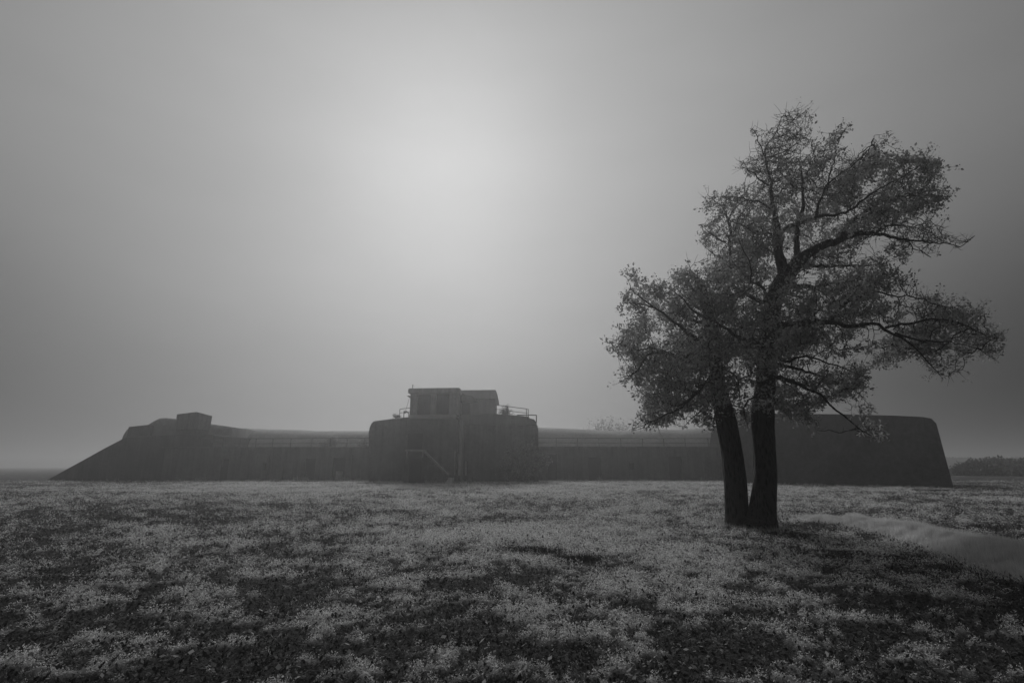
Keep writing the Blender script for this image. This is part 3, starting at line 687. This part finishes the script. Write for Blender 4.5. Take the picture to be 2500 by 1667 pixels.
HOLES = [[(815,655),(850,602),(885,600),(890,640),(850,665),(825,672)],[(1150,415),(1215,350),(1320,295),(1330,320),(1260,385),(1185,460)],[(610,800),(640,790),(650,840),(620,850)],[(1080,880),(1120,865),(1130,900),(1095,910)],[(940,185),(1010,230),(980,262),(900,300),(880,270)],[(1210,740),(1290,750),(1260,790),(1200,775)],[(640,1330),(690,1325),(685,1370),(645,1372)],[(930,770),(960,735),(1010,705),(1010,725),(970,760)],
 [(1290,680),(1350,720),(1500,760),(1480,860),(1300,700)],[(975,1020),(1010,1015),(1015,1035),(985,1042)],[(1420,510),(1445,505),(1440,560),(1400,560)],[(295,930),(335,925),(340,965),(315,965)]]
def inpoly(x, y, poly):
    P = np.array(poly, float); n = len(P); r = np.zeros(len(x), bool); j = n-1
    for i in range(n):
        xi, yi = P[i]; xj, yj = P[j]
        c = ((yi > y) != (yj > y)) & (x < (xj-xi)*(y-yi)/(yj-yi+1e-9)+xi); r ^= c; j = i
    return r
def edgedist(x, y, poly):
    P = np.array(poly, float); Q = np.roll(P, -1, 0); best = np.full(len(x), 1e9)
    for a, b in zip(P, Q):
        d = b-a; t_ = np.clip(((x-a[0])*d[0]+(y-a[1])*d[1])/(d@d), 0, 1)
        best = np.minimum(best, np.hypot(x-a[0]-t_*d[0], y-a[1]-t_*d[1]))
    return best
def resample(limb, step=.16):
    pts = []; rad = []
    for (x, y, dz, w) in limb:
        D = TDist+dz; p = pw(x, y, D); pts.append(np.array(p)); rad.append(w*.93*.5485/2*D*1.03/1250)
    pts = np.array(pts); rad = np.array(rad)
    # Catmull-Rom
    out = []; ro = []
    for i in range(len(pts)-1):
        p0 = pts[max(i-1, 0)]; p1 = pts[i]; p2 = pts[i+1]; p3 = pts[min(i+2, len(pts)-1)]
        k = max(1, int(np.linalg.norm(p2-p1)/step))
        for s in range(k):
            t_ = s/k
            out.append(.5*((2*p1)+(-p0+p2)*t_+(2*p0-5*p1+4*p2-p3)*t_**2+(-p0+3*p1-3*p2+p3)*t_**3)); ro.append(rad[i]*(1-t_)+rad[i+1]*t_)
    out.append(pts[-1]); ro.append(rad[-1]); return np.array(out), np.array(ro)
def limb_tube(P, r, n, seed, rough=.05):
    """one continuous swept tube with uneven girth"""
    T = np.gradient(P, axis=0); T /= np.linalg.norm(T, axis=1, keepdims=True)
    u = np.cross(T[0], [0, 1, .1]); u /= np.linalg.norm(u); rings = []
    for i in range(len(P)):
        u = u - T[i]*(u@T[i]); u /= np.linalg.norm(u); w = np.cross(T[i], u)
        th = np.arange(n)*2*np.pi/n
        k = r[i]*(1+rough*np.array([mnoise.noise(Vector((math.cos(a)*1.6, math.sin(a)*1.6, i*.16+seed*7.1)))*2 for a in th]))
        rings.append(P[i]+(u[None]*np.cos(th)[:, None]+w[None]*np.sin(th)[:, None])*k[:, None])
    V = np.concatenate(rings+[P[-1:]]); m = len(P)
    i = np.arange(m-1)[:, None]*n; a = np.arange(n)[None]; b = (a+1) % n
    F = np.stack([i+a, i+b, i+n+b, i+n+a], -1).reshape(-1, 4)
    tip = np.stack([(m-1)*n+np.arange(n), (m-1)*n+(np.arange(n)+1) % n, np.full(n, m*n), np.full(n, m*n)], -1)
    return V, F

base = ground_at(1832, 1288)
tree = empty('twin_trunk_tree', (base.x, base.y, 0), 'large windswept broadleaf tree with two trunks rising from one base', 'tree')
def jitter_path(P, r, amp):
    n = len(P)
    if n < 4: return P
    wv = np.cumsum(rng.normal(size=(n, 3)), 0); k = np.ones(3)/3
    wv = wv-np.linspace(0, 1, n)[:, None]*wv[-1:]-0
    m = np.sin(np.linspace(0, np.pi, n))**.5
    return P + wv*amp*m[:, None]
nodes = []; nrad = []; parent = []
limb_parts = []; THICK = []
for gi, LM in enumerate((LIMBS_R, LIMBS_L)):
    for li, L in enumerate(LM):
        if li and gi == 0: L = [(a, b, c-.35*min(1, k/2), w) for k, (a, b, c, w) in enumerate(L)]
        P, r = resample(L, .14)
        if li == 0:
            # root flare
            zz = P[:, 2]; r = r*(1+.34*np.exp(-np.maximum(zz, 0)/.15)+.10*np.exp(-np.maximum(zz, 0)/.5))
            V, F = limb_tube(P, r, 30, gi+3, .055)
            tr = np_mesh('trunk', V, F, M_BARK, tree, smooth=True)
            tr['label'] = 'thick upright right trunk' if gi == 0 else 'leaning left trunk ending in a broken snag'
        else:
            P = jitter_path(P, r, .03)
            r = r*np.linspace(1, .62, len(r))
            limb_parts.append(limb_tube(P, np.maximum(r, .006), 8 if r[0] < .08 else 12, li+gi*50, .10))
        THICK += [Vector(p) for p, q in zip(P, r) if q > .04]
        for i in range(len(P)):
            if li == 0 and P[i, 2] < 2.9: continue
            if li == 0 and gi == 0 and i % 3: pass
            nodes.append(P[i]); nrad.append(min(r[i], .05)); parent.append(-1)
V, Fs = join(limb_parts)
np_mesh('limbs', V, Fs, M_BARK, tree, smooth=True)

# clumped attractors inside the crown volume
def comb(p, f, off):
    s_ = (p[0]*.92+p[2]*.38)*.5; c_ = -p[0]*.38+p[2]*.92
    return mnoise.noise(Vector((s_*f+off, p[1]*f*.14, c_*f*1.25)))
def crown_points(n, clumps, sig):
    bx = rng.random(n*8)*1800+40; by = rng.random(n*8)*1500+30
    k = inpoly(bx, by, OUT)
    for H in HOLES: k &= ~inpoly(bx, by, H)
    bx, by = bx[k], by[k]; ed = edgedist(bx, by, OUT)
    ext = np.minimum(ed/170, 1)**.7*2.2+.12            # how deep the crown is here
    bz = (rng.random(len(bx))*2-.8)*ext
    # keep points in a 3D noise clump field
    X = np.array([pw(a, b, TDist+c) for a, b, c in zip(bx, by, bz)])
    nz = np.array([comb(p, 1.15, 0)+.7*comb(p, 2.6, 11) for p in X])
    k = nz > np.where((by < 430) & (bx < 980), -.5, np.where((bx > 1450) | (bx < 260), -.4, np.where((bx > 900), .0, -.10)))
    return bx[k], by[k], X[k], nz[k]
ax_, ay_, A3, nz = crown_points(5400, 0, 0)
print('attractors', len(A3))
sx_ = 700+rng.random(520)*270; sy_ = 45+rng.random(520)*370       # the nearly bare top spire is finely branched
k = inpoly(sx_, sy_, OUT); sx_, sy_ = sx_[k], sy_[k]
A3 = np.concatenate([A3, np.array([pw(a, b, TDist+.2+c) for a, b, c in zip(sx_, sy_, (rng.random(len(sx_))-.5)*1.3)])])

fx_ = np.concatenate([480+rng.random(260)*130, 715+rng.random(200)*120]); fy_ = 840+rng.random(460)*530      # sprays that hang in front of the trunks
A3 = np.concatenate([A3, np.array([pw(a, b, TDist-.5-1.0*c) for a, b, c in zip(fx_, fy_, rng.random(460)) if mnoise.noise(Vector((a*.02, b*.015, 0))) > -.1])])
nodes = [Vector(p) for p in nodes]; n_seed = len(nodes)
alive = np.ones(len(A3), bool); A3v = [Vector(p) for p in A3]
STEP, KILL, INFL = .13, .19, 1.6
wind = Vector((.14, 0, .08))
near = [None]*len(A3); nd = np.full(len(A3), 1e9); last = 0
for it in range(60):
    kd = kdtree.KDTree(len(nodes)-last)
    for i in range(last, len(nodes)): kd.insert(nodes[i], i)
    kd.balance(); new_from = last; last = len(nodes)
    for k in np.nonzero(alive)[0]:
        co, idx, dist = kd.find(A3v[k])
        if idx is not None and dist < nd[k]: nd[k] = dist; near[k] = idx
    alive &= nd > KILL
    acc = {}
    for k in np.nonzero(alive)[0]:
        if nd[k] > INFL: continue
        v = (A3v[k]-nodes[near[k]]).normalized(); a = acc.setdefault(near[k], [Vector(), 0]); a[0] += v; a[1] += 1
    added = 0
    for i, (v, c) in acc.items():
        if v.length < .05: v = Vector((random.gauss(0, 1), random.gauss(0, 1), random.gauss(0, 1)))
        d = (v.normalized()+wind*.6+Vector((random.gauss(0, .42), random.gauss(0, .42), random.gauss(0, .42)))).normalized()
        nodes.append(nodes[i]+d*STEP); parent.append(i); added += 1
    if not added or len(nodes) > 30000: break
print('nodes', len(nodes), 'iter', it)
NP = np.array([list(p) for p in nodes]); par = np.array(parent)
area = np.full(len(nodes), 0.0065**2); kids = np.zeros(len(nodes), int)
for i in range(len(nodes)-1, n_seed-1, -1):
    kids[par[i]] += 1
    if kids[i]: area[i] = area[i]-0.0065**2+1e-9
    if par[i] >= n_seed: area[par[i]] += area[i]*.92
rad = np.sqrt(np.clip(area, .0065**2, .06**2))
g = np.arange(n_seed, len(nodes)); pa = par[g]
ra = np.where(pa >= n_seed, rad[np.maximum(pa, 0)], rad[g]*1.2)
V1, F1 = seg_mesh(NP[pa], NP[g], np.minimum(ra, rad[g]*1.5), rad[g], 5)
# twigs on all thin nodes
tips = g[kids[g] == 0]; thin = g[(kids[g] > 0) & (rad[g] < .02)]
src = np.concatenate([np.repeat(tips, 3), thin[rng.random(len(thin)) < .75]])
dirp = NP[src]-NP[par[src]]; dirp /= np.linalg.norm(dirp, axis=1, keepdims=True)
td = dirp*.8+rng.normal(size=dirp.shape)*.6+np.array([.12, 0, .18]); td /= np.linalg.norm(td, axis=1, keepdims=True)
tl = .10+.22*rng.random(len(src))+.25*rng.random(len(src))**5
T1 = NP[src]+td*(tl*.5)[:, None]+rng.normal(size=td.shape)*.012
T2 = NP[src]+td*tl[:, None]+rng.normal(size=td.shape)*.03+np.array([0, 0, .02])
c = np.full(len(src), .0065)
V2, F2 = seg_mesh(NP[src], T1, c, c*.8, 3); V3, F3 = seg_mesh(T1, T2, c*.8, c*.5, 3)
V, Fs = join([(V1, F1), (V2, F2), (V3, F3)])
np_mesh('branches', V, Fs, M_BARK, tree)

# leaves
def crop_of(P):
    """projected tracing coordinates of world points (only used to know which limb region they belong to)"""
    rel = P-np.array([0, 0, CAM_H]); f = rel[:, 1]*cp+rel[:, 2]*sp_; up = -rel[:, 1]*sp_+rel[:, 2]*cp
    px = 1250+1250*rel[:, 0]/f; py = 833.5-1250*up/f
    return (px-1450)/.5485, (py-240)/.5485
C = np.concatenate([T2, T1[::2]])
lx_, ly_ = crop_of(C)
dens = np.full(len(C), .97)
dens[(lx_ > 900) & (ly_ < 800)] *= .82
dens[(ly_ < 430) & (lx_ < 960)] = .24
dens[(ly_ < 260) & (lx_ < 960)] = .08
dens[(lx_ < 640) & (ly_ > 420) & (ly_ < 760)] = .4
dens[(lx_ > 1400) & (ly_ > 530) & (ly_ < 740)] = .08
dens[(lx_ < 210) & (ly_ < 900)] = .3
dens[(lx_ > 1480) & (ly_ > 1120)] = .5
gapf = np.array([comb(p, 1.15, 0)+.7*comb(p, 2.6, 11) for p in C])
lo_ = np.where((lx_ > 900) & (ly_ < 800), -.05, np.where(lx_ > 900, -.14, -.27)); dens = dens*(.05+.95*smooth(0, 1, (gapf-lo_)/.20))
tip = (lx_ > 1480) | (lx_ < 240); dens[tip] = np.maximum(dens[tip], np.where((ly_[tip] > 530) & (ly_[tip] < 740), .12, .7))
kd = kdtree.KDTree(len(THICK))
for i, p in enumerate(THICK): kd.insert(p, i)
kd.balance(); near_limb = np.array([kd.find(p)[2] for p in C])
dens = dens*np.where(near_limb < .24, .3, 1)                 # thick limbs carry few leaves of their own
keep = rng.random(len(C)) < dens
C = C[keep]
V, F = leaves_at(C, 8, .05, .078, .62, .05)
n = len(F); cl = np.repeat(.7+.6*rng.random(len(C)), 8)
np_mesh('foliage', V, F, M_LEAF, tree, attrs={'tone': ('FACE', cl*(.7+.6*rng.random(n)))})
print('leaves', n)

# ------------------------------------------------------------------ shrubs and far trees
def shrub(name, label, cat, px0, px1, py_top, py_base, D, nb=40, nleaf=1500, leaf=.12, bare=0, group=None, spread=1.0, tone=1.0, base_z=None, depth=None, spiky=False):
    a = at(px0, py_base, D); b = at(px1, py_base, D); top = at((px0+px1)/2, py_top, D).z
    z0 = a.z if base_z is None else base_z
    cx = (a.x+b.x)/2; hw = (b.x-a.x)/2; H = top-z0; dp = depth or hw*.8
    root = empty(name, (cx, D, z0), label, cat, group)
    segsA = []; segsB = []; ra = []; rb = []; tipsl = []
    for i in range(nb):
        ang = random.random()*2*math.pi; rr = random.random()**.5*spread
        tgt = Vector((cx+math.cos(ang)*rr*hw, D+math.sin(ang)*rr*dp, z0+H*(1-.65*rr**2)*(.75+.25*random.random())))
        if spiky: tgt.z = z0+H*(.35+.65*random.random()**.7)*(1-.75*rr)
        if bare: tgt.z = z0+H*(.62+.38*random.random())*(1-.18*rr)
        p = Vector((cx+random.gauss(0, hw*.08), D+random.gauss(0, dp*.08), z0-.1)); r = H*.012+.01
        for s in range(5):
            q = p.lerp(tgt, 1/(5-s))+Vector((random.gauss(0, .05), random.gauss(0, .05), random.gauss(0, .03)))*H*.5*(s < 4)
            segsA.append(p[:]); segsB.append(q[:]); ra.append(r); rb.append(r*.72); r *= .72
            if s >= 1:
                for k in range(3 if not bare else 6):
                    w = q+Vector((random.gauss(0, .6)*hw*.3, random.gauss(0, .6)*dp*.3, random.gauss(.1, .5)*H*.12))
                    segsA.append(q[:]); segsB.append(w[:]); ra.append(max(r*.5, .008)); rb.append(.006)
                    tipsl.append(w[:])
            p = q
    V, F = seg_mesh(np.array(segsA), np.array(segsB), np.array(ra), np.array(rb), 4)
    np_mesh('stems', V, F, M_BARK, root)
    tp = np.array(tipsl); C = tp[rng.integers(0, len(tp), nleaf)]+rng.normal(size=(nleaf, 3))*np.array([hw*.09, dp*.09, H*.05])
    C[:, 2] = np.maximum(C[:, 2], z0+.02)
    V, F = leaves_at(C, 3, leaf*.6, leaf, .6)
    np_mesh('foliage', V, F, M_SHRUB, root, attrs={'tone': ('FACE', tone*(.6+.8*rng.random(len(F))))})
    return root
shrub('shrub', 'pale leafy shrub growing against the right side of the central block', 'shrub', 1222, 1335, 1072, 1178, 53.6, 60, 2600, .13, base_z=0, depth=1.2, tone=1.3)
shrub('roof_shrub', 'spiky shrub growing on the roof behind the railing', 'shrub', 1216, 1252, 984, 1014, TD+4, 30, 500, .09, spiky=True)
shrub('roof_weed', 'small tuft of weeds on the roof edge left of the cabin', 'weeds', 957, 978, 1004, 1019, TD+4.5, 22, 200, .07, spiky=True)
shrub('bare_tree', 'sparse bare tree showing above the right parapet', 'tree', 1430, 1534, 1021, 1075, 92, 70, 3600, .2, bare=1, base_z=0, tone=1.3)
shrub('shrub', 'rounded bush showing above the parapet behind the left side of the tree', 'shrub', 1545, 1640, 1044, 1090, 98, 40, 2600, .28, base_z=0)
shrub('gallery_bush', 'pale bush growing on the gallery left of the lookout', 'shrub', 775, 835, 1062, 1095, 68.5, 40, 1500, .13, base_z=zl, tone=1.6)
shrub('gallery_bush', 'pale bush on the gallery close to the central block', 'shrub', 872, 905, 1066, 1095, 68.5, 30, 800, .13, base_z=zl, tone=1.5)
for i, (a, b, yt, D, lab) in enumerate([(2345, 2425, 1130, 92, 'dark rounded bush beyond the right end of the fort'), (2395, 2495, 1121, 98, 'broad dark bush near the right edge of the meadow'), (2470, 2580, 1126, 90, 'dark bush at the far right edge of the meadow'), (2322, 2350, 1160, 96, 'small low bush just beyond the right end of the fort')]):
    shrub('far_bush', lab, 'bush', a, b, yt, 1160, D, 60, 6000, .42, base_z=0, group='bushes beyond the fort', tone=.5, spread=1.05)
def treeline(name, label, x0, x1, D, h, seed):
    n = 42000; x = x0+(x1-x0)*rng.random(n); y = D+rng.random(n)*30
    hh = h*(.45+.75*fbm(x, x*0, 14, 3, seed))
    z = rng.random(n)**.8*hh
    V, F = leaf_faces(np.stack([x, y, z], -1), 1.6+.9*rng.random(n), 1.1+.7*rng.random(n), rng.random(n)*6.28, (rng.random(n)-.3)*2, 'quad', rng.random(n)*2)
    o = np_mesh(name, V, F, M_SHRUB, attrs={'tone': ('FACE', .3+.3*rng.random(n))}); tag(o, label, 'woodland', kind='stuff')
treeline('woodland', 'faint far wood fading into the fog beyond the fort', 190, 620, 330, 7, 3)

def wall_weeds():
    n = 26000; x = -48+rng.random(n)*82; D = np.where((x > -10.5) & (x < -4.6), TD-2.5, np.where((x > -15.5) & (x < 3.2), TD+1, GL-.2))
    D = D-rng.random(n)**2*1.6; k = rng.random(n) < smooth(.42, .7, fbm(x, D*0, 2.2, 3, 91)); x, D = x[k], D[k]; n = len(x)
    hh = (.10+.5*smooth(.45, .8, fbm(x, D*0, 1.1, 3, 95)))*(.4+.6*rng.random(n))
    V, F = leaf_faces(np.stack([x, D, height(x, D)], -1), hh, .05+.05*rng.random(n), rng.random(n)*6.28, R(40)+rng.random(n)*R(50), 'tri')
    o = np_mesh('wall_weeds', V, F, M_GRASS, attrs={'tone': ('FACE', .15+.55*rng.random(n))}); tag(o, 'ragged weeds growing along the foot of the fort wall', 'weeds', kind='stuff')
wall_weeds()
def trunk_grass():
    n = 9000; g0 = ground_at(1803, 1284); g1 = ground_at(1855, 1291); a = rng.random(n)*6.28; r = .36+np.abs(rng.normal(size=n))*.12; s_ = rng.random(n) < .5
    x = np.where(s_, g0.x, g1.x)+np.cos(a)*r; y = np.where(s_, g0.y, g1.y)+np.sin(a)*r
    V, F = leaf_faces(np.stack([x, y, height(x, y)], -1), (.04+.16*rng.random(n)**2)*(.4+vnoise(x/.15, y/.15, 3)), .012+.01*rng.random(n), rng.random(n)*6.28, R(35)+rng.random(n)*R(55), 'tri')
    o = np_mesh('trunk_grass', V, F, M_GRASS, attrs={'tone': ('FACE', .2+.7*rng.random(n))}); tag(o, 'uncut grass tufts round the foot of the twin trunks', 'grass', kind='stuff')
trunk_grass()
# twigs on the ground
def ground_twig(px, py, L, ang, label, seed):
    random.seed(seed); p = ground_at(px, py); root = None
    bm = bmesh.new(); d = Vector((math.cos(ang), math.sin(ang), 0)); a = Vector((p.x, p.y, .05)); r = .011
    for s in range(7):
        d2 = (d+Vector((random.gauss(0, .25), random.gauss(0, .25), random.gauss(0, .12)))).normalized(); b = a+d2*L/7
        b.z = max(b.z, .045); tube(bm, a, b, r, r*.85, 6)
        if s in (1, 3, 4):
            e = (d2+Vector((random.gauss(0, .8), random.gauss(0, .8), .35))).normalized(); tube(bm, b, b+e*L*.22, r*.6, r*.3, 5)
        a = b; r *= .85
    o = bm_obj('fallen_twig', bm, M_BARK); tag(o, label, 'twig', 'twigs lying on the turf')
ground_twig(1540, 1378, .62, R(-40), 'dark forked twig lying in the pale turf left of the tree', 3)
ground_twig(1530, 1427, .36, R(8), 'short dark twig lying nearer the camera than the forked one', 5)
ground_twig(915, 1406, .3, R(-30), 'thin twig lying in the dark turf left of centre', 6)
random.seed(11)

# ------------------------------------------------------------------ haze
bm = bmesh.new(); box(bm, -910, 910, -70, 912, -1.3, 17)
m, t, out = new_mat('haze'); pv = N(t, 'ShaderNodeVolumePrincipled')
pv.inputs['Color'].default_value = (.92, .92, .92, 1); pv.inputs['Density'].default_value = .0031; pv.inputs['Anisotropy'].default_value = .75
t.links.new(pv.outputs[0], out.inputs['Volume'])
hz = bm_obj('haze', bm, m); tag(hz, 'even pale fog filling the air over the meadow', 'fog', kind='stuff')
